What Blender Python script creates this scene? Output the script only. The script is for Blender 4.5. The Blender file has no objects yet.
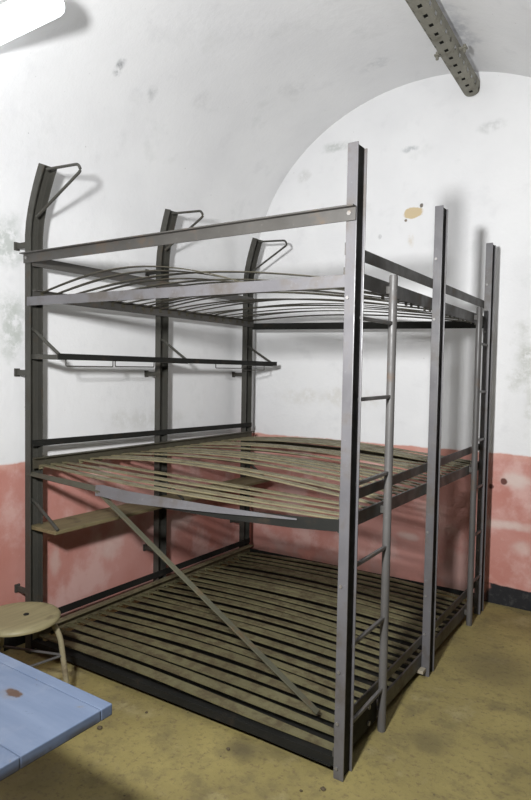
import bpy, bmesh, math, random
from mathutils import Vector, Matrix
random.seed(7)
SC = bpy.context.scene
COL = SC.collection
V = Vector

# ------------------------------------------------------------------ materials
def nodes_of(name):
    m = bpy.data.materials.new(name)
    m.use_nodes = True
    nt = m.node_tree
    for n in list(nt.nodes):
        nt.nodes.remove(n)
    out = nt.nodes.new('ShaderNodeOutputMaterial')
    b = nt.nodes.new('ShaderNodeBsdfPrincipled')
    nt.links.new(b.outputs[0], out.inputs[0])
    return m, nt, b

class G:
    """small wrapper that writes node graphs"""
    def __init__(s, nt):
        s.nt = nt
        tc = nt.nodes.new('ShaderNodeTexCoord')
        s.co = tc.outputs['Object']
    def n(s, t, **kw):
        x = s.nt.nodes.new(t)
        for k, v in kw.items():
            setattr(x, k, v)
        return x
    def put(s, sock, v):
        if hasattr(v, 'links') or isinstance(v, bpy.types.NodeSocket):
            s.nt.links.new(v, sock)
        else:
            sock.default_value = v
    def math(s, op, a, b=0.0, c=None):
        x = s.n('ShaderNodeMath', operation=op)
        s.put(x.inputs[0], a); s.put(x.inputs[1], b)
        if c is not None: s.put(x.inputs[2], c)
        return x.outputs[0]
    def vmath(s, op, a, b):
        x = s.n('ShaderNodeVectorMath', operation=op)
        s.put(x.inputs[0], a); s.put(x.inputs[1], b)
        return x.outputs['Value'] if op in ('LENGTH', 'DISTANCE', 'DOT_PRODUCT') else x.outputs[0]
    def noise(s, scale, detail=4, rough=.55, vec=None, stretch=None):
        x = s.n('ShaderNodeTexNoise')
        v = vec if vec is not None else s.co
        if stretch: v = s.vmath('MULTIPLY', v, stretch)
        s.put(x.inputs['Vector'], v)
        x.inputs['Scale'].default_value = scale
        x.inputs['Detail'].default_value = detail
        x.inputs['Roughness'].default_value = rough
        return x.outputs['Fac']
    def ramp(s, f, a, b, lo=0.0, hi=1.0):
        x = s.n('ShaderNodeMapRange', clamp=True, interpolation_type='SMOOTHSTEP')
        s.put(x.inputs[0], f)
        x.inputs[1].default_value = a; x.inputs[2].default_value = b
        x.inputs[3].default_value = lo; x.inputs[4].default_value = hi
        return x.outputs[0]
    def mix(s, f, a, b):
        x = s.n('ShaderNodeMix', data_type='RGBA')
        s.put(x.inputs[0], f)
        for sock, v in ((x.inputs[6], a), (x.inputs[7], b)):
            if isinstance(v, tuple): v = (*v, 1) if len(v) == 3 else v
            s.put(sock, v)
        return x.outputs[2]
    def axis(s, i):
        x = s.n('ShaderNodeSeparateXYZ'); s.put(x.inputs[0], s.co)
        return x.outputs[i]
    def bump(s, b, h, strength=.3, dist=.01):
        x = s.n('ShaderNodeBump')
        x.inputs['Strength'].default_value = strength
        x.inputs['Distance'].default_value = dist
        s.put(x.inputs['Height'], h)
        s.put(b.inputs['Normal'], x.outputs[0])
    def spot(s, c, r, nz, soft=.35, wob=.5):
        """mask of a stain with an edge broken by noise"""
        d = s.vmath('SUBTRACT', s.co, c)
        d = s.vmath('DIVIDE', d, r)
        l = s.vmath('LENGTH', d, (0, 0, 0))
        l = s.math('ADD', l, s.math('MULTIPLY', s.math('SUBTRACT', nz, .5), wob * 2))
        return s.ramp(l, 1.0, 1.0 - soft, 0, 1)

def plaster(name):
    m, nt, b = nodes_of(name)
    g = G(nt)
    n1 = g.noise(1.3, 5); n2 = g.noise(6, 6, .6); n3 = g.noise(24, 5, .65); n4 = g.noise(3.1, 6, .6)
    z = g.axis(2)
    zz = g.math('ADD', z, g.math('MULTIPLY', g.math('SUBTRACT', n2, .5), .035))
    white = g.mix(g.ramp(n1, .35, .7), (.79, .79, .79), (.73, .73, .735))
    white = g.mix(g.ramp(n2, .56, .74, 0, .25), white, (.60, .60, .61))
    white = g.mix(g.ramp(n4, .60, .72, 0, .35), white, (.62, .63, .62))
    # damp stains and scuffs with their own shape
    brk = g.ramp(g.noise(17, 6, .7), .34, .58)
    stains = [((0, -.10, 2.22), (.3, .17, .20), (.42, .45, .42), .75),
              ((0, -.06, 1.78), (.3, .13, .26), (.42, .45, .41), .75),
              ((0, .62, 2.20), (.3, .22, .12), (.50, .50, .47), .35),
              ((0, 1.0, 1.22), (.3, .55, .10), (.55, .54, .50), .40),
              ((2.16, 2.236, 1.66), (.11, .4, .26), (.44, .45, .40), .80),
              ((2.20, 2.236, 1.35), (.06, .4, .22), (.50, .50, .45), .5),
              ((.73, 2.236, 3.30), (.14, .4, .05), (.48, .50, .48), .8),
              ((.45, 2.236, 3.12), (.08, .4, .07), (.52, .52, .50), .6),
              ((1.335, 2.236, 3.175), (.10, .4, .03), (.40, .42, .43), .8),
              ((1.92, 2.236, 3.22), (.13, .4, .05), (.50, .51, .50), .6),
              ((1.12, 2.236, 2.575), (.02, .3, .022), (.22, .22, .22), .9),
              ((1.36, 2.236, 2.52), (.03, .3, .06), (.58, .50, .38), .5),
              ((.80, 2.236, 2.05), (.30, .3, .12), (.56, .55, .52), .5),
              ((.75, 2.236, 1.36), (.55, .3, .10), (.60, .58, .53), .5),
              ((.33, .371, 3.232), (.06, .04, .07), (.22, .23, .24), 1.0),
              ((.312, .649, 3.211), (.07, .06, .07), (.40, .41, .41), .7),
              ((.385, 1.02, 3.287), (.12, .10, .10), (.55, .55, .55), .5),
              ((1.2, 1.85, 3.65), (.16, .08, .1), (.52, .53, .54), .5),
              ((1.83, 1.62, 3.6), (.15, .35, .15), (.42, .43, .46), .65),
              ((.70, 1.60, 3.5), (.15, .15, .1), (.58, .58, .58), .5)]
    for c, r, col, k in stains:
        white = g.mix(g.math('MULTIPLY', g.math('MULTIPLY', g.spot(c, r, n2, .9, 1.1), brk), k), white, col)
    speck = g.ramp(g.noise(38, 3, .5), .745, .78)
    white = g.mix(g.math('MULTIPLY', speck, .55), white, (.30, .30, .29))
    # bare tan plaster where the whitewash has flaked off
    white = g.mix(g.spot((1.372, 2.236, 2.716), (.078, .3, .044), n3, .18, .35), white, (.58, .47, .30))
    white = g.mix(g.spot((1.432, 2.236, 2.76), (.015, .3, .015), n3, .4, .9), white, (.16, .14, .12))
    white = g.mix(g.spot((1.318, 2.236, 2.668), (.013, .3, .013), n3, .4, .9), white, (.22, .18, .14))
    # red dado
    pink = g.mix(g.ramp(n1, .35, .68), (.50, .215, .175), (.58, .30, .26))
    pink = g.mix(g.ramp(n4, .46, .64, 0, .8), pink, (.67, .44, .40))
    pink = g.mix(g.ramp(n3, .58, .72, 0, .45), pink, (.60, .36, .31))
    worn = [((2.14, 2.236, .86), (.17, .3, .07), .85), ((2.08, 2.236, .55), (.30, .3, .05), .75),
            ((1.40, 2.236, .36), (.10, .3, .04), .6), ((2.18, 2.236, .42), (.10, .3, .08), .55),
            ((1.2, 2.236, .95), (.35, .3, .05), .45), ((0, .22, .42), (.3, .05, .13), .45),
            ((0, 1.3, .45), (.3, .22, .10), .55), ((0, .65, .40), (.3, .16, .10), .45)]
    for c, r, k in worn:
        pink = g.mix(g.math('MULTIPLY', g.spot(c, r, n2, .8, .8), k), pink, (.68, .56, .51))
    for c, r in [((1.98, 2.236, .80), .022), ((2.06, 2.236, .845), .026), ((0, .085, .30), .02), ((0, -.15, .42), .014)]:
        pink = g.mix(g.spot(c, (r, r, r), n3, .4, .4), pink, (.14, .06, .05))
    band = g.ramp(zz, 1.022, 1.030)
    col = g.mix(band, pink, white)
    # faded strip at the top of the red
    edge = g.math('MULTIPLY', g.ramp(zz, .965, 1.02), g.ramp(zz, 1.04, 1.022))
    col = g.mix(g.math('MULTIPLY', edge, .35), col, (.66, .38, .30))
    # tarred skirting band
    tar = g.mix(g.ramp(n3, .5, .7), (.020, .020, .022), (.05, .049, .048))
    grime = g.math('MULTIPLY', g.ramp(zz, .16, .02), g.ramp(n4, .35, .6))
    col = g.mix(g.math('MULTIPLY', grime, .6), col, (.12, .08, .06))
    xx = g.math('ADD', g.axis(0), g.math('MULTIPLY', g.math('SUBTRACT', n2, .5), .2))
    where = g.math('MAXIMUM', g.ramp(xx, 1.93, 1.98), g.ramp(g.axis(1), .10, .02))
    col = g.mix(g.math('MULTIPLY', g.ramp(zz, .138, .128), where), col, tar)
    g.put(b.inputs['Base Color'], col)
    b.inputs['Roughness'].default_value = .82
    b.inputs['Specular IOR Level'].default_value = .25
    g.bump(b, g.math('ADD', g.math('MULTIPLY', n2, .7), g.math('MULTIPLY', n3, .3)), .35, .012)
    return m

def concrete():
    m, nt, b = nodes_of('floor_concrete')
    g = G(nt)
    n1 = g.noise(1.6, 5, .6); n2 = g.noise(7, 6, .65); n3 = g.noise(40, 4, .7); n4 = g.noise(3.2, 6, .65)
    c = g.mix(g.ramp(n1, .3, .7), (.345, .285, .105), (.245, .20, .075))
    c = g.mix(g.ramp(n2, .45, .7, 0, .55), c, (.135, .110, .055))
    c = g.mix(g.ramp(n4, .55, .7, 0, .6), c, (.39, .335, .17))
    c = g.mix(g.ramp(n3, .50, .70, 0, .6), c, (.135, .092, .052))
    for p_, r, k in [((1.57, -.06, 0), (.12, .10, .1), .75), ((1.68, .0, 0), (.12, .06, .1), .4),
                     ((2.18, .45, 0), (.12, .12, .1), .5), ((.95, -.66, 0), (.35, .2, .1), .45),
                     ((2.25, 1.3, 0), (.25, .3, .1), .4)]:
        c = g.mix(g.math('MULTIPLY', g.spot(p_, r, n2, .8, .9), k), c, (.085, .068, .038))
    v = g.n('ShaderNodeTexVoronoi'); g.put(v.inputs['Vector'], g.co); v.inputs['Scale'].default_value = 22
    sp = g.math('MULTIPLY', g.ramp(v.outputs['Distance'], .13, .08), g.ramp(n2, .5, .62))
    c = g.mix(g.math('MULTIPLY', sp, .8), c, (.06, .05, .035))
    g.put(b.inputs['Base Color'], c)
    g.put(b.inputs['Roughness'], g.ramp(n2, .3, .7, .6, .85))
    g.bump(b, g.math('ADD', n3, n2), .3, .006)
    return m

def steel(name, base, rust, lo=.5, hi=.7, rough=.45, spec=.5, metal=0.0, scale=9):
    m, nt, b = nodes_of(name)
    g = G(nt)
    n1 = g.noise(scale, 6, .65); n2 = g.noise(55, 4, .7); n3 = g.noise(2.5, 3)
    c = g.mix(g.ramp(n3, .3, .7), base, tuple(x * .75 for x in base))
    c = g.mix(g.ramp(n1, lo, hi, 0, .8), c, rust)
    c = g.mix(g.ramp(n2, .6, .75, 0, .5), c, tuple(min(1, x * 1.7 + .006) for x in base))
    g.put(b.inputs['Base Color'], c)
    g.put(b.inputs['Roughness'], g.ramp(n1, .35, .7, rough, min(1, rough + .25)))
    b.inputs['Metallic'].default_value = metal
    b.inputs['Specular IOR Level'].default_value = spec
    g.bump(b, n2, .15, .002)
    return m

def wood(name, a, c2, dark, stretch=(2, 30, 30), rough=.6):
    m, nt, b = nodes_of(name)
    g = G(nt)
    n1 = g.noise(1.6, 6, .6, stretch=stretch); n2 = g.noise(9, 5, .6)
    n3 = g.noise(50, 3, .6)
    c = g.mix(g.ramp(n1, .35, .65), a, c2)
    c = g.mix(g.ramp(n2, .58, .75, 0, .7), c, dark)
    c = g.mix(g.ramp(n3, .68, .75, 0, .5), c, dark)
    g.put(b.inputs['Base Color'], c)
    b.inputs['Roughness'].default_value = rough
    g.bump(b, n1, .2, .003)
    return m

def table_paint():
    m, nt, b = nodes_of('table_blue_paint')
    g = G(nt)
    n1 = g.noise(1.5, 5, .6, stretch=(1.5, 14, 14)); n2 = g.noise(8, 6, .65); n3 = g.noise(45, 4, .65)
    c = g.mix(g.ramp(n1, .3, .7), (.088, .118, .182), (.115, .148, .215))
    c = g.mix(g.ramp(n2, .5, .72, 0, .55), c, (.145, .17, .225))
    c = g.mix(g.ramp(n3, .64, .72, 0, .55), c, (.055, .065, .095))
    c = g.mix(g.ramp(g.noise(17, 5, .7), .66, .72, 0, .8), c, (.13, .115, .10))
    # bare knot in the boards
    c = g.mix(g.math('MULTIPLY', g.spot((1.655, -1.165, .75), (.05, .03, .05), n3, .8, .6), .5), c, (.13, .12, .12))
    c = g.mix(g.spot((1.661, -1.16, .75), (.034, .017, .05), n3, .35, .5), c, (.060, .032, .020))
    # edges worn to dark wood
    z = g.axis(2)
    c = g.mix(g.math('MULTIPLY', g.ramp(z, .742, .728), g.ramp(n2, .40, .58, .25, .95)), c, (.055, .055, .062))
    g.put(b.inputs['Base Color'], c)
    b.inputs['Roughness'].default_value = .5
    g.bump(b, g.math('ADD', n1, g.math('MULTIPLY', n3, .4)), .25, .003)
    return m

def glow(name, col, e):
    m, nt, b = nodes_of(name)
    b.inputs['Base Color'].default_value = (.9, .9, .9, 1)
    b.inputs['Emission Color'].default_value = (*col, 1)
    b.inputs['Emission Strength'].default_value = e
    return m

M_WALL = plaster('whitewashed_plaster')
M_FLOOR = concrete()
M_BARE = steel('bare_grey_concrete', (.20, .195, .18), (.13, .12, .10), .5, .7, .85, .2, 0, 4)
M_POST = steel('post_paint', (.122, .118, .124), (.070, .058, .046), .47, .68, .30, .7, 0, 7)
M_WPOST = steel('wall_post_paint', (.058, .056, .047), (.06, .045, .03), .55, .72, .5, .4)
M_RAIL = steel('rail_paint', (.066, .062, .056), (.085, .06, .04), .52, .7, .42, .5)
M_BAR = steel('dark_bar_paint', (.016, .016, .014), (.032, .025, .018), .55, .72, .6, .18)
M_SLAT = steel('slat_steel', (.165, .150, .078), (.085, .064, .034), .42, .64, .5, .4, 0, 14)
M_SLATM = steel('slat_steel_tier', (.20, .175, .10), (.10, .075, .045), .46, .68, .45, .5, 0, 14)
M_SLATD = steel('slat_dark_steel', (.066, .060, .040), (.055, .043, .03), .48, .68, .5, .4, 0, 14)
M_TUBE = steel('ladder_tube', (.105, .10, .096), (.11, .075, .05), .55, .72, .4, .5)
M_BRACE = steel('brace_paint', (.10, .097, .066), (.12, .075, .035), .5, .68, .5, .4)
M_BOLT = steel('bolt_steel', (.30, .29, .28), (.2, .14, .09), .5, .7, .35, .6, .6)
M_TRAY = steel('tray_paint', (.26, .25, .205), (.12, .11, .085), .52, .7, .6, .3)
M_BOARD = wood('shelf_board_wood', (.20, .165, .085), (.15, .12, .06), (.07, .055, .03), (14, 2, 14))
M_SEAT = wood('seat_wood', (.26, .225, .12), (.21, .18, .095), (.10, .075, .04), (30, 3, 30), .5)
M_LEG = steel('stool_leg_paint', (.36, .315, .20), (.16, .12, .07), .55, .72, .45, .5)
M_TABLE = table_paint()
M_TLEG = wood('table_leg_wood', (.16, .20, .32), (.13, .16, .26), (.06, .06, .07), (30, 30, 2))
M_CHIP = steel('chip_plaster', (.12, .095, .06), (.07, .055, .035), .5, .7, .9, .1)
M_HOUS = steel('lamp_housing_paint', (.45, .45, .43), (.3, .28, .24), .6, .75, .4, .4)
M_GLOW = glow('lamp_diffuser_glow', (.93, .965, 1.0), 6.0)
M_SHIM = steel('shim_metal', (.38, .34, .26), (.2, .15, .09), .5, .7, .6, .3)

# ------------------------------------------------------------------ mesh helpers
def link(name, bm, mat, parent=None, smooth=False, bevel=0.0):
    bmesh.ops.recalc_face_normals(bm, faces=bm.faces[:])
    bm.normal_update()
    if bevel:
        es = [e for e in bm.edges if len(e.link_faces) == 2 and e.calc_face_angle(0) > .6]
        bmesh.ops.bevel(bm, geom=es, offset=bevel, segments=2, profile=.6, affect='EDGES', clamp_overlap=True)
    if smooth:
        for e in bm.edges:
            if len(e.link_faces) == 2 and e.calc_face_angle(0) > .8: e.smooth = False
    me = bpy.data.meshes.new(name)
    bm.to_mesh(me); bm.free()
    for p in me.polygons: p.use_smooth = smooth
    me.materials.append(mat)
    o = bpy.data.objects.new(name, me)
    COL.objects.link(o)
    if parent is not None:
        # geometry is written in world metres: keep it where it stands
        o.parent = parent
        base = parent
        off = V((0, 0, 0))
        while base is not None:
            off += base.location; base = base.parent
        o.location = -off
    return o

def thing(name, label, cat, loc=(0, 0, 0), group=None):
    o = bpy.data.objects.new(name, None)
    o.empty_display_size = .1
    COL.objects.link(o)
    o.location = loc
    tag(o, label, cat, group)
    return o

def tag(o, label, cat, group=None):
    o['label'] = label; o['category'] = cat
    if group: o['group'] = group
    return o

def B(): return bmesh.new()

def box(bm, lo, hi):
    lo = V(lo); hi = V(hi)
    c = (lo + hi) / 2; s = hi - lo
    bmesh.ops.create_cube(bm, size=1, matrix=Matrix.Translation(c) @ Matrix.Diagonal((s.x, s.y, s.z, 1)))
    return bm

def frame_at(t, up):
    t = t.normalized()
    s = t.cross(up)
    if s.length < 1e-5: s = t.cross(V((1, 0, 0)))
    s.normalize()
    return s, s.cross(t).normalized()

def sweep(bm, pts, prof, up=(0, 0, 1), closed=True, caps=True, scales=None, twist=None):
    """run a profile [(side, up)] along a path"""
    pts = [V(p) for p in pts]; up = V(up)
    rings = []
    for i, p in enumerate(pts):
        a = pts[max(i - 1, 0)]; b = pts[min(i + 1, len(pts) - 1)]
        s, u = frame_at(b - a, up)
        k = scales[i] if scales else (1, 1)
        if twist:
            c_, s_ = math.cos(twist[i]), math.sin(twist[i])
            s, u = s * c_ + u * s_, u * c_ - s * s_
        rings.append([bm.verts.new(p + s * x * k[0] + u * y * k[1]) for x, y in prof])
    n = len(prof)
    for r0, r1 in zip(rings, rings[1:]):
        for j in range(n if closed else n - 1):
            k = (j + 1) % n
            bm.faces.new((r0[j], r0[k], r1[k], r1[j]))
    if caps and closed:
        bm.faces.new(rings[0]); bm.faces.new(list(reversed(rings[-1])))
    return bm

def rect(w, h): return [(-w / 2, -h / 2), (w / 2, -h / 2), (w / 2, h / 2), (-w / 2, h / 2)]
def circ(r, n=12): return [(r * math.cos(2 * math.pi * i / n), r * math.sin(2 * math.pi * i / n)) for i in range(n)]
def bar(bm, a, b, w, h, up=(0, 0, 1)): return sweep(bm, [a, b], rect(w, h), up)
def tube(bm, pts, r, n=12): return sweep(bm, pts, circ(r, n), (.013, .021, 1))
def rounded(pts, r, seg=5):
    """path with filleted corners"""
    pts = [V(p) for p in pts]; out = [pts[0]]
    for a, b, c in zip(pts, pts[1:], pts[2:]):
        d1 = (a - b); d2 = (c - b)
        k = min(r, d1.length * .45, d2.length * .45)
        p0 = b + d1.normalized() * k; p1 = b + d2.normalized() * k
        for i in range(seg + 1):
            t = i / seg
            out.append(p0 * (1 - t) ** 2 + b * 2 * t * (1 - t) + p1 * t * t)
    out.append(pts[-1]); return out
def disc(bm, c, axis, r, h, n=14):
    c = V(c); a = V(axis).normalized()
    return sweep(bm, [c, c + a * h], circ(r, n), (.01, .02, 1) if abs(a.z) < .9 else (1, .01, 0))

# ------------------------------------------------------------------ the room
END = 2.236          # far end wall
NEAR = -3.6
WID = 2.84; SPR = 2.42; RISE = 1.228
def struct(name, bm, mat, smooth=False):
    o = link(name, bm, mat, None, smooth); o['kind'] = 'structure'; return o

bm = B(); box(bm, (-.3, NEAR - .3, -.2), (6.9, END + .3, 0)); struct('floor', bm, M_FLOOR)
bm = B(); box(bm, (-.3, NEAR, 0), (0, END, SPR)); struct('wall_left', bm, M_WALL)
bm = B(); box(bm, (-.3, END, 0), (WID + .3, END + .3, 4.0)); struct('wall_far', bm, M_WALL)
bm = B(); box(bm, (-.3, NEAR - .3, 0), (6.9, NEAR, 4.0)); struct('wall_near', bm, M_BARE)
bm = B()
box(bm, (WID, 1.35, 0), (WID + .3, END, SPR))
struct('wall_right', bm, M_BARE)
bm = B(); box(bm, (WID + .3, 1.35, 0), (6.9, 1.65, SPR)); box(bm, (6.6, NEAR, 0), (6.9, 1.35, SPR))
struct('wall_passage', bm, M_BARE)
bm = B(); box(bm, (WID + .3, NEAR, SPR), (6.9, 1.65, SPR + .25)); struct('ceiling_passage', bm, M_BARE)
# barrel vault, springing from the side walls
bm = B()
N = 64
inn = [(WID / 2 - WID / 2 * math.cos(math.pi * i / N), SPR + RISE * math.sin(math.pi * i / N)) for i in range(N + 1)]
outr = [(WID / 2 - (WID / 2 + .3) * math.cos(math.pi * i / N), SPR + (RISE + .3) * math.sin(math.pi * i / N)) for i in range(N + 1)]
ring = inn + outr[::-1]
r0 = [bm.verts.new((x, NEAR, z)) for x, z in ring]
r1 = [bm.verts.new((x, END, z)) for x, z in ring]
for j in range(len(ring)):
    k = (j + 1) % len(ring)
    bm.faces.new((r0[j], r0[k], r1[k], r1[j]))
struct('ceiling', bm, M_WALL, True)

# ------------------------------------------------------------------ the bunk
bunk = thing('bunk_bed', 'large grey steel bunk with three tiers of bare slats standing against the left wall', 'bunk bed', (1.0, 1.0, 0))
D = .978
FY = [0, D, 1.975]                    # aisle posts
PY = [-.052, .930, 1.915]             # posts on the wall
FT = 2.392
CH = .08                              # channel width along the wall
def channel_profile(d, w, t):
    """U open towards +side"""
    return [(0, 0), (d, 0), (d, t), (t, t), (t, w - t), (d, w - t), (d, w), (0, w)]

def bolt(parent, c, axis, r=.008):
    bm = B(); disc(bm, c, axis, r, .007, 6)
    o = link('bolt', bm, M_BOLT, parent)
    return o

def front_post(i):
    y = FY[i]
    bm = B()
    box(bm, (1.958, y, 0), (2.000, y + .006, FT))
    o = link('aisle_post', bm, M_POST, bunk, bevel=.0015)
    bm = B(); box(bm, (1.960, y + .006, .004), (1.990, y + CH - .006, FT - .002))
    link('post_web', bm, M_BAR, o)  # darker than the flanges: shade inside the channel put into the paint
    bm = B(); box(bm, (1.960, y + CH - .006, 0), (2.000, y + CH, FT - .003))
    link('rear_flange', bm, M_POST, o, bevel=.0015)
    for z in (.045, .22, .42, .75, 1.83, 2.13):
        bolt(o, (1.972, y - .006, z), (0, 1, 0), .007)
    return o
posts = [front_post(i) for i in range(3)]

def wall_post(i):
    y = PY[i]
    top = (.118, .078, .085)[i]
    bm = B()
    prof = [(0.10, y), (.145, y), (.145, y + .007), (.107, y + .007), (.107, y + CH - .007), (.145, y + CH - .007), (.145, y + CH), (.10, y + CH)]
    zs = [0, .5, 1.0, 1.5, 2.0, 2.25, 2.32, 2.38, 2.44, 2.50, 2.55, 2.60]
    rings = []
    for z in zs:
        t = max(0, (z - 2.25) / .35)
        dx = top * t ** 1.6
        # the section leans with the curve
        lean = -.35 * t * top / .1
        rings.append([bm.verts.new((x + dx, yy, z + (x - .12) * lean)) for x, yy in prof])
    n = len(prof)
    for q0, q1 in zip(rings, rings[1:]):
        for j in range(n):
            k = (j + 1) % n
            bm.faces.new((q0[j], q0[k], q1[k], q1[j]))
    bm.faces.new(rings[0]); bm.faces.new(rings[-1])
    o = link('wall_post', bm, M_WPOST, bunk, bevel=.001)
    # tabs let into the wall
    for z in (2.205, 1.525, .33):
        bm = B()
        box(bm, (-.03, y + .010, z - .015), (.103, y + .022, z + .015))
        box(bm, (-.01, y + .002, z - .022), (.010, y + .032, z + .022))
        link('wall_anchor', bm, M_WPOST, o, bevel=.002)
    # triangular wire hook on the curved top
    bm = B()
    yc = y + .012
    tube(bm, rounded([(.15 + top, yc, 2.570), (.395 + top, yc, 2.555), (.415 + top, yc, 2.52), (.150 + .3 * top, yc, 2.340)], .022, 4), .0075, 8)
    link('coat_hook', bm, M_WPOST, o, True)
    return o
wposts = [wall_post(i) for i in range(3)]

# guard rail of the top tier, along the near side: angle iron with its lip turned outwards
bm = B()
L_ = [(0, 0), (0, -.052), (.006, -.052), (.006, -.006), (.030, -.006), (.030, 0)]
# side axis of a +x path with z up is -y : lip towards the viewer
sweep(bm, [(.098, PY[0] - .002, 2.155), (2.0, FY[0] - .004, 2.160)], L_, (0, 0, 1))
o = link('guard_rail', bm, M_RAIL, bunk, bevel=.001)
bolt(o, (1.975, -.014, 2.135), (0, 1, 0), .009)
bolt(o, (.125, -.066, 2.13), (0, 1, 0), .009)

def flat(name, a, b, w, h, mat, up=(0, 0, 1)):
    bm = B(); bar(bm, a, b, w, h, up)
    return link(name, bm, mat, bunk, bevel=.001)

# ---- rails of each tier
# bars along the wall between the wall posts
Y0, Y1 = PY[0] + .01, PY[2] + CH - .005
flat('back_guard_rail', (.150, Y0, 2.112), (.150, Y1, 2.118), .008, .050, M_RAIL)
flat('back_guard_rail', (.150, Y0, 1.148), (.150, Y1, 1.122), .008, .034, M_BAR)
flat('back_guard_rail', (.150, Y0, .182), (.150, Y1, .172), .008, .040, M_BAR)
def angle_y(name, x, z, h, lip, mat, y0=None, y1=None, up=1):
    bm = B()
    y0 = Y0 if y0 is None else y0; y1 = Y1 if y1 is None else y1
    prof = [(0, 0), (lip, 0), (lip, -.005), (.005, -.005), (.005, -h), (0, -h)]
    sweep(bm, [(x, y0, z), (x, y1, z)], prof, (0, 0, 1))
    return link(name, bm, mat, bunk, bevel=.0008)
# the bed's own rail at the wall end, slats hook into it
angle_y('wall_bed_rail', .152, 1.962, .055, .030, M_RAIL)
angle_y('wall_bed_rail', .152, 1.072, .060, .032, M_SLATD)
angle_y('wall_bed_rail', .152, .140, .060, .046, M_SLATM)
# aisle end
YA, YB = FY[0] + .008, FY[2] + CH - .008
flat('aisle_guard_rail', (1.955, YA, 2.012), (1.955, YB, 2.006), .008, .046, M_RAIL)
flat('aisle_guard_rail', (1.955, YA, 1.072), (1.955, YB, 1.092), .008, .042, M_RAIL)
flat('aisle_guard_rail', (1.955, YA, .185), (1.955, YB, .190), .008, .040, M_RAIL)
flat('aisle_bed_rail', (1.953, YA, 1.915), (1.953, YB, 1.902), .010, .058, M_RAIL)
flat('aisle_bed_rail', (1.953, YA, .975), (1.953, YB, .968), .010, .055, M_RAIL)
flat('aisle_bed_rail', (1.953, YA, .075), (1.953, YB, .080), .010, .070, M_RAIL)

def long_rail(path, h, mat, scales=None, twist=None):
    bm = B()
    sweep(bm, path, rect(.008, h), (0, 0, 1), scales=scales, twist=twist)
    return link('side_rail', bm, mat, bunk, bevel=.0008)
# near side of each tier
long_rail([(.128, -.056, 1.902), (1.0, -.028, 1.896), (1.964, .006, 1.893)], .046, M_POST)
# middle tier: bent, thin at the wall; its shaded half painted dark
mp = [(.60, -.040, .962), (.72, -.038, .956), (.87, -.034, .946), (1.41, -.016, .950), (1.75, -.004, .963), (1.964, .006, .978)]
long_rail(mp, .046, M_BAR, scales=[(1, .2), (1, .35), (1, .7), (1, 1.0), (1, 1.0), (1, 1.0)])
bm = B()
sweep(bm, [(.655, -.045, .958), (.70, -.044, .962), (.87, -.042, .953), (1.10, -.036, .958), (1.41, -.026, .965), (1.78, -.012, .978)], rect(.004, .056), (0, 0, 1),
      scales=[(1, .95), (1, 1), (1, 1), (1, .8), (1, .5), (1, .12)], twist=[.15, .2, .25, .3, .4, .5])
link('lit_rail_face', bm, M_POST, bunk, bevel=.0008)  # paler strip added as the lit face of the twisted rail
bm = B()
sweep(bm, [(.125, -.046, .985), (.40, -.046, .975), (.60, -.042, .967), (.69, -.040, .964)], rect(.005, .030), (0, 0, 1), scales=[(1, .8), (1, 1), (1, 1), (1, 1)], twist=[.7, .7, .6, .5])
link('edge_strip', bm, M_SLATD, bunk)
bm = B()
sweep(bm, [(.105, -.050, .062), (1.964, .006, .062)], [(0, .016), (0, -.020), (-.006, -.020), (-.006, .010), (-.034, .010), (-.034, .016)], (0, 0, 1))
link('side_rail', bm, M_BAR, bunk, bevel=.0008)
# far side of each tier
long_rail([(.14, 1.992, 1.915), (1.97, 2.06, 1.885)], .050, M_BAR)
long_rail([(.14, 1.992, .985), (1.97, 2.06, .965)], .045, M_SLATD)
long_rail([(.14, 1.992, .080), (1.97, 2.06, .080)], .050, M_BAR)

# ---- slats: sprung steel strips hooked between the wall rail and the aisle rail
def slat(y0, y1, z0, z1, w, arch, shape, mat, seed, th=.0035):
    r = random.Random(seed)
    pts = []
    n = 22
    for i in range(n + 1):
        t = i / n
        x = .160 + (1.950 - .160) * t
        y = y0 + (y1 - y0) * t
        if shape == 's':       # crown near the wall, slack towards the aisle
            z = arch * math.sin(math.pi * min(t / .74, 1)) - arch * .12 * math.sin(math.pi * max(0, (t - .66) / .34))
        else:
            z = arch * math.sin(math.pi * t ** (shape))
        pts.append((x, y + .006 * math.sin(6.28 * t + seed), z0 + (z1 - z0) * t + z))
    bm = B()
    sweep(bm, pts, rect(w, th), (0, 0, 1), scales=[(.62 + .38 * min(1, 4.5 * min(i, n - i) / n), 1) for i in range(n + 1)])
    # turned-down hook at each end
    for x, z, y in ((.160, z0, y0), (1.950, z1, y1)):
        box(bm, (x - .003, y - w * .3, z - .022), (x + .003, y + w * .3, z + .001))
    return link('slat', bm, mat, bunk)

NS = 24
for k in range(NS):
    f = (k + .5) / NS
    ya = PY[0] + .016 + f * (Y1 - PY[0] - .040)
    yb = FY[0] + .004 + f * (FY[2] + CH - .035)
    rr = random.Random(k * 13 + 1)
    j = lambda s: rr.uniform(-s, s)
    # bottom tier: broad strips, hardly arched
    slat(ya + j(.006), yb + j(.006), .092, .086, (.042 + j(.006) if k > 4 else .050 + j(.004)), .016 + .014 * rr.random() + (0 if k < 2 else .006), 1.0, M_SLAT, k, .009)
    # middle tier
    slat(ya + j(.016), yb + j(.016), 1.028, .992, .043 + j(.007), -.012 + .012 * k / 4 if k < 4 else .030 + .030 * rr.random(), .95, M_SLATM, k + 40, .006)
    # top tier
    sh = 's' if k in (0, 1, 3) else .85 + .2 * rr.random()
    slat(ya + j(.012), yb + j(.012), 1.950, 1.918 if k < 4 else 1.888, .030 + j(.005), (.100 - .008 * k if k < 4 else .045 + .055 * rr.random()), sh, M_SLATD, k + 80, .004)

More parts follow.
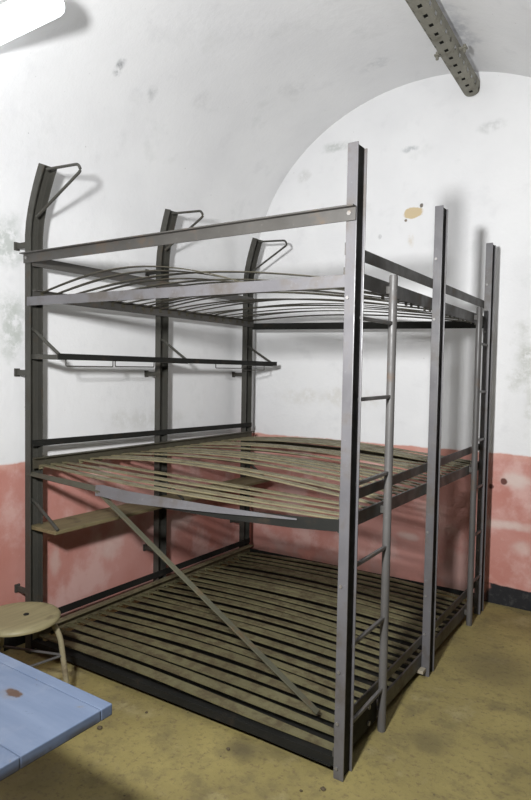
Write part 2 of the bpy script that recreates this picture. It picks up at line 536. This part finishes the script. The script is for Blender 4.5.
bm = B(); box(bm, (.158, PY[0] + .05, .040), (1.945, FY[2] + .06, .044))  # added dark sheet, stands in for the shade between the bottom slats
link('gap_shade_sheet', bm, M_BAR, bunk)

# ---- luggage rack between the wall posts, and the board below
def bracket(parent, y, z, xo, mat, rise=.145, arm=True):
    bm = B()
    if arm: bar(bm, (.112, y, z), (xo, y, z - .004), .030, .026)
    tube(bm, [(.118, y, z + rise), (.15, y, z + rise - .012), (xo - .006, y, z + .012)], .009, 8)
    link('shelf_bracket', bm, mat, parent)
bm = B(); bar(bm, (.352, PY[0] + .02, 1.612), (.372, PY[2] + .09, 1.616), .010, .032)
rack = link('luggage_rack_rail', bm, M_BAR, bunk, bevel=.001)
for y in PY: bracket(rack, y + .030, 1.612, .350 if y < 1.5 else .368, M_WPOST)
for y0, y1, zz in ((.015, .335, 1.563), (.350, .66, 1.567), (1.255, 1.56, 1.572), (1.57, 1.85, 1.562)):
    bm = B()
    x = .352 + .010 * (y0 / 2)
    tube(bm, rounded([(x, y0, 1.604), (x, y0, zz), (x, y1, zz + .002), (x, y1, 1.604)], .008, 3), .0035, 6)
    link('wire_guard', bm, M_WPOST, rack)
bm = B()
box(bm, (.118, PY[0] + .015, .680), (.335, PY[2] + .085, .700))
board = link('shelf_board', bm, M_BOARD, bunk, bevel=.003)
for y in PY: bracket(board, y + .030, .692, .345, M_WPOST, .145, False)

# ---- ladders
def ladder(ry, py, zs, x=1.985):
    bm = B()
    tube(bm, [(x, ry, 0), (x, ry, 1.962)], .018, 14)
    disc(bm, (x, ry, 1.958), (0, 0, 1), .0165, .009, 14)
    o = link('ladder_rail', bm, M_TUBE, bunk, True)
    for z in zs:
        bm = B()
        bar(bm, (x, py, z), (x, ry, z + .004), .014, .015)
        link('ladder_rung', bm, M_TUBE, o, bevel=.003)
    # clips that tie the tube to the bed rails
    for z in (1.905, .972, .08):
        bm = B(); box(bm, (1.955, ry - .015, z - .016), (1.983, ry + .015, z + .016))
        link('rail_clip', bm, M_RAIL, o, bevel=.002)
    return o
ladder(.402, FY[0] + .07, (1.762, 1.452, 1.128, .808, .498, .185))
ladder(1.770, FY[2] + .010, (1.745, 1.450, 1.148, .850, .552, .255))

# ---- loose diagonal brace hanging from the middle tier, its foot among the bottom slats
bm = B()
bar(bm, (.660, -.036, .955), (1.805, .150, .138), .006, .030, (0, 1, 0))
brace = link('diagonal_brace', bm, M_BRACE, bunk, bevel=.001)
bm = B(); box(bm, (1.925, FY[1] - .05, .030), (1.985, FY[1] - .004, .046))
link('shim_plate', bm, M_SHIM, bunk, bevel=.002)
bm = B(); box(bm, (1.958, FY[0] + CH, .05), (1.966, .385, .165))
o = link('end_plate', bm, M_BAR, bunk, bevel=.001)
for y, z in ((.13, .145), (.13, .075), (.30, .145), (.30, .075)):
    bolt(o, (1.966, y, z), (1, 0, 0), .010)

# ------------------------------------------------------------------ table
tb = thing('painted_table', 'worn blue painted wooden table with a plank top in the near left corner', 'table', (1.25, -1.45, 0))
bm = B()
ys = [-1.051, -1.087, -1.30, -1.52, -1.78]
for a, b in zip(ys, ys[1:]):
    box(bm, (.60, b + .0008, .722), (1.893, a - .0008, .750))
top = link('tabletop', bm, M_TABLE, tb, bevel=.003)
bm = B()
box(bm, (.75, -1.24, .64), (1.45, -1.22, .722)); box(bm, (.75, -1.66, .64), (1.45, -1.64, .722))
box(bm, (.75, -1.64, .64), (.77, -1.24, .722)); box(bm, (1.43, -1.64, .64), (1.45, -1.24, .722))
link('apron', bm, M_TLEG, tb, bevel=.002)
for x in (.775, 1.425):
    for y in (-1.245, -1.635):
        bm = B(); sweep(bm, [(x, y, 0), (x, y, .722)], rect(.05, .05), (0, 1, 0), scales=[(.75, .75), (1, 1)])
        link('leg', bm, M_TLEG, tb, bevel=.003)

# ------------------------------------------------------------------ stool
SX, SY = .615, -.440
st = thing('round_stool', 'low stool with round worn wooden seat and bent tube legs beside the blue table', 'stool', (SX, SY, 0))
bm = B()
prof = [(0, .452), (.06, .4535), (.120, .455), (.160, .456), (.172, .452), (.178, .444), (.177, .436), (.168, .431), (0, .430)]
n = 40
rings = []
for r, z in prof:
    if r == 0: rings.append([bm.verts.new((SX, SY, z))])
    else: rings.append([bm.verts.new((SX + r * math.cos(6.28319 * i / n), SY + r * math.sin(6.28319 * i / n), z)) for i in range(n)])
for q0, q1 in zip(rings, rings[1:]):
    for i in range(n):
        k = (i + 1) % n
        if len(q0) == 1: bm.faces.new((q0[0], q1[i], q1[k]))
        elif len(q1) == 1: bm.faces.new((q0[i], q1[0], q0[k]))
        else: bm.faces.new((q0[i], q1[i], q1[k], q0[k]))
seat = link('seat', bm, M_SEAT, st, True)
bm = B(); disc(bm, (SX + .012, SY + .03, .4525), (0, 0, 1), .012, .004, 12)
link('seat_bolt', bm, M_BAR, seat)
for a in (50, 170, 290):
    c, s = math.cos(math.radians(a)), math.sin(math.radians(a))
    P = lambda r, z: (SX + r * c, SY + r * s, z)
    bm = B(); tube(bm, rounded([P(.02, .419), P(.142, .417), P(.176, .34), P(.216, .006)], .06, 6), .0125, 10)
    lg = link('leg', bm, M_LEG, st, True)
    bm = B(); tube(bm, [P(.2165, 0), P(.214, .022)], .0155, 10); link('rubber_foot', bm, M_BAR, lg, True)
for a in (50, 170, 290):
    q = [(SX + .188 * math.cos(math.radians(t)), SY + .188 * math.sin(math.radians(t)), .255) for t in (a, a + 120)]
    bm = B(); tube(bm, q, .006, 8); link('stretcher', bm, M_TUBE, st, True)

# ------------------------------------------------------------------ perforated cable tray on the vault
tray = thing('cable_tray', 'olive grey perforated metal cable tray running along the vault to the far wall', 'cable tray', (1.745, 0, 3.50))
bm = B()
cx = 1.765; w = .052; zt = 3.53; zb = 3.445
sec = []
for i in range(15):                       # half-round trough
    a = math.pi * i / 14
    sec.append((cx - w * math.cos(a), zb + .042 - .042 * math.sin(a) ** .8 if 0 < i < 14 else zb + .042))
sec = [(cx - w, zt), (cx - w, zb + .06)] + sec + [(cx + w, zb + .06), (cx + w, zt)]
ya, yb = -1.0, END - .012
m = int((yb - ya) / .0166)
skew = lambda y: (END - y) * .036
gv = [[bm.verts.new((x + skew(ya + (yb - ya) * i / m), ya + (yb - ya) * i / m, z)) for x, z in sec] for i in range(m + 1)]
rows = {5: 0, 6: 0, 8: 2, 9: 2, 11: 4, 12: 4}   # staggered rows of slots
for i in range(m):
    for j in range(len(sec) - 1):
        if j in (4, 5, 9, 10, 14, 15):
            ph = {4: 0, 5: 0, 9: 3, 10: 3, 14: 0, 15: 0}[j]
            if (i + ph) % 6 in (0, 1): continue
        bm.faces.new((gv[i][j], gv[i][j + 1], gv[i + 1][j + 1], gv[i + 1][j]))
trough = link('trough', bm, M_TRAY, tray, False)
sm = trough.modifiers.new('thickness', 'SOLIDIFY'); sm.thickness = .003; sm.offset = 0
bm = B()
capv = [bm.verts.new((x, yb, z)) for x, z in sec]; capw = [bm.verts.new((x, yb + .006, z)) for x, z in sec]
bm.faces.new(capv); bm.faces.new(capw)
for j in range(len(sec)):
    k = (j + 1) % len(sec); bm.faces.new((capv[j], capv[k], capw[k], capw[j]))
link('end_cap', bm, M_TRAY, tray)
bm = B(); sweep(bm, [(cx + skew(ya), ya, zb + .042), (cx, yb - .02, zb + .042)], circ(.034, 12), (0, 0, 1))
link('cable', bm, M_BAR, tray, True)
for y in (1.69, .35):
    cx = 1.765 + skew(y)
    bm = B(); box(bm, (cx - .098, y - .016, zb + .050), (cx + .098, y + .016, zb + .060))
    hc = link('hanger_strap', bm, M_TRAY, tray, bevel=.002)
    for sx in (-1, 1):
        bm = B(); disc(bm, (cx + sx * .082, y, zb + .030), (0, 0, 1), .010, .045, 8)
        link('hanger_nut', bm, M_TRAY, hc)
    bm = B(); disc(bm, (cx, y, zb + .06), (0, 0, 1), .010, .19, 8)
    link('hanger_stem', bm, M_TRAY, hc)

# ------------------------------------------------------------------ ceiling lamp in view
lx0, lx1, ly, lz = .20, .905, -.475, 3.0
lamp = thing('fluorescent_lamp', 'glowing white fluorescent lamp hung across the vault at the top left', 'lamp', ((lx0 + lx1) / 2, ly, lz))
bm = B()
prof = [(.072 * math.cos(2 * math.pi * i / 24), .050 * math.sin(2 * math.pi * i / 24)) for i in range(24)]
path = []; scs = []
for i in range(8):                          # rounded ends
    t = i / 7; q = max(.1, math.sin(math.pi / 2 * t)) ** .5; path.append((lx0 + .05 * (1 - math.cos(math.pi / 2 * t)), ly, lz)); scs.append((q, q))
for i in range(8):
    t = i / 7; q = max(.1, math.cos(math.pi / 2 * t)) ** .5; path.append((lx1 - .05 + .05 * math.sin(math.pi / 2 * t), ly, lz)); scs.append((q, q))
sweep(bm, path, prof, (0, 0, 1), scales=scs)
link('diffuser', bm, M_GLOW, lamp, True)
bm = B(); box(bm, (lx0 + .10, ly - .03, lz + .051), (lx1 - .10, ly + .03, lz + .075))
link('housing', bm, M_HOUS, lamp, bevel=.004)
for x in (.36, .80):
    zv = SPR + RISE * math.sqrt(1 - ((x - WID / 2) / (WID / 2)) ** 2)
    bm = B(); disc(bm, (x, ly, lz + .07), (0, 0, 1), .006, zv - lz - .07, 8)
    link('hanging_rod', bm, M_HOUS, lamp)

# ------------------------------------------------------------------ chips of plaster on the floor
chips = [((.985, -.300), .020, 'dark crumb of debris on the floor beside the blue table corner'),
         ((.900, -.335), .015, 'small dark crumb of debris half hidden by the blue table edge'),
         ((1.525, -.095), .014, 'dark crumb on the damp floor patch before the bunk'),
         ((1.958, -.081), .016, 'dark crumb on the floor just before the nearest aisle post'),
         ((1.895, -.135), .010, 'tiny dark crumb left of the nearest aisle post foot'),
         ((1.060, -.095), .010, 'tiny dark crumb on the floor below the middle of the near bed rail')]
for i, ((x, y), r, lab) in enumerate(chips):
    bm = B()
    bmesh.ops.create_icosphere(bm, subdivisions=2, radius=r * .6)
    rr = random.Random(i)
    for v in bm.verts:
        v.co *= .75 + .5 * rr.random()
        v.co.z *= .5
    mz = min(v.co.z for v in bm.verts)
    for v in bm.verts: v.co.z -= mz
    o = link('debris_crumb', bm, M_CHIP, None)
    o.location = (x, y, 0)
    tag(o, lab, 'debris')

# ------------------------------------------------------------------ light
def area(name, loc, target, size, power, col, sy=None, spread=180):
    l = bpy.data.lights.new(name, 'AREA')
    l.energy = power; l.color = col
    l.size = size; l.spread = math.radians(spread)
    if sy: l.shape = 'RECTANGLE'; l.size_y = sy
    o = bpy.data.objects.new(name, l); COL.objects.link(o)
    o.location = loc
    o.rotation_euler = (V(target) - V(loc)).to_track_quat('-Z', 'Y').to_euler()
    return o
area('entrance_light', (2.28, -2.0, 2.0), (1.25, 2.2, 1.75), .16, 92, (.985, .992, 1.0), spread=140)

w = bpy.data.worlds.new('World'); SC.world = w; w.use_nodes = True
w.node_tree.nodes['Background'].inputs[0].default_value = (.5, .55, .6, 1)
w.node_tree.nodes['Background'].inputs[1].default_value = .05

# ------------------------------------------------------------------ camera
cam = bpy.data.cameras.new('camera'); co = bpy.data.objects.new('camera', cam); COL.objects.link(co)
yaw, pit, rol = -.589847, .046299, .017491
F = V((math.sin(yaw) * math.cos(pit), math.cos(yaw) * math.cos(pit), -math.sin(pit)))
R = V((math.cos(yaw), -math.sin(yaw), 0)); U = R.cross(F)
R2 = R * math.cos(rol) + U * math.sin(rol); U2 = -R * math.sin(rol) + U * math.cos(rol)
mat = Matrix((R2, U2, -F)).transposed().to_4x4()
mat.translation = V((2.98016, -2.03864, 1.55193))
co.matrix_world = mat
cam.sensor_fit = 'AUTO'; cam.sensor_width = 36; cam.lens = 608.12 * 36 / 800
cam.clip_start = .02
SC.camera = co
SC.view_settings.view_transform = 'Standard'
SC.view_settings.look = 'None'
SC.view_settings.gamma = 1
SC.view_settings.use_curve_mapping = False
SC.view_settings.exposure = 0.0
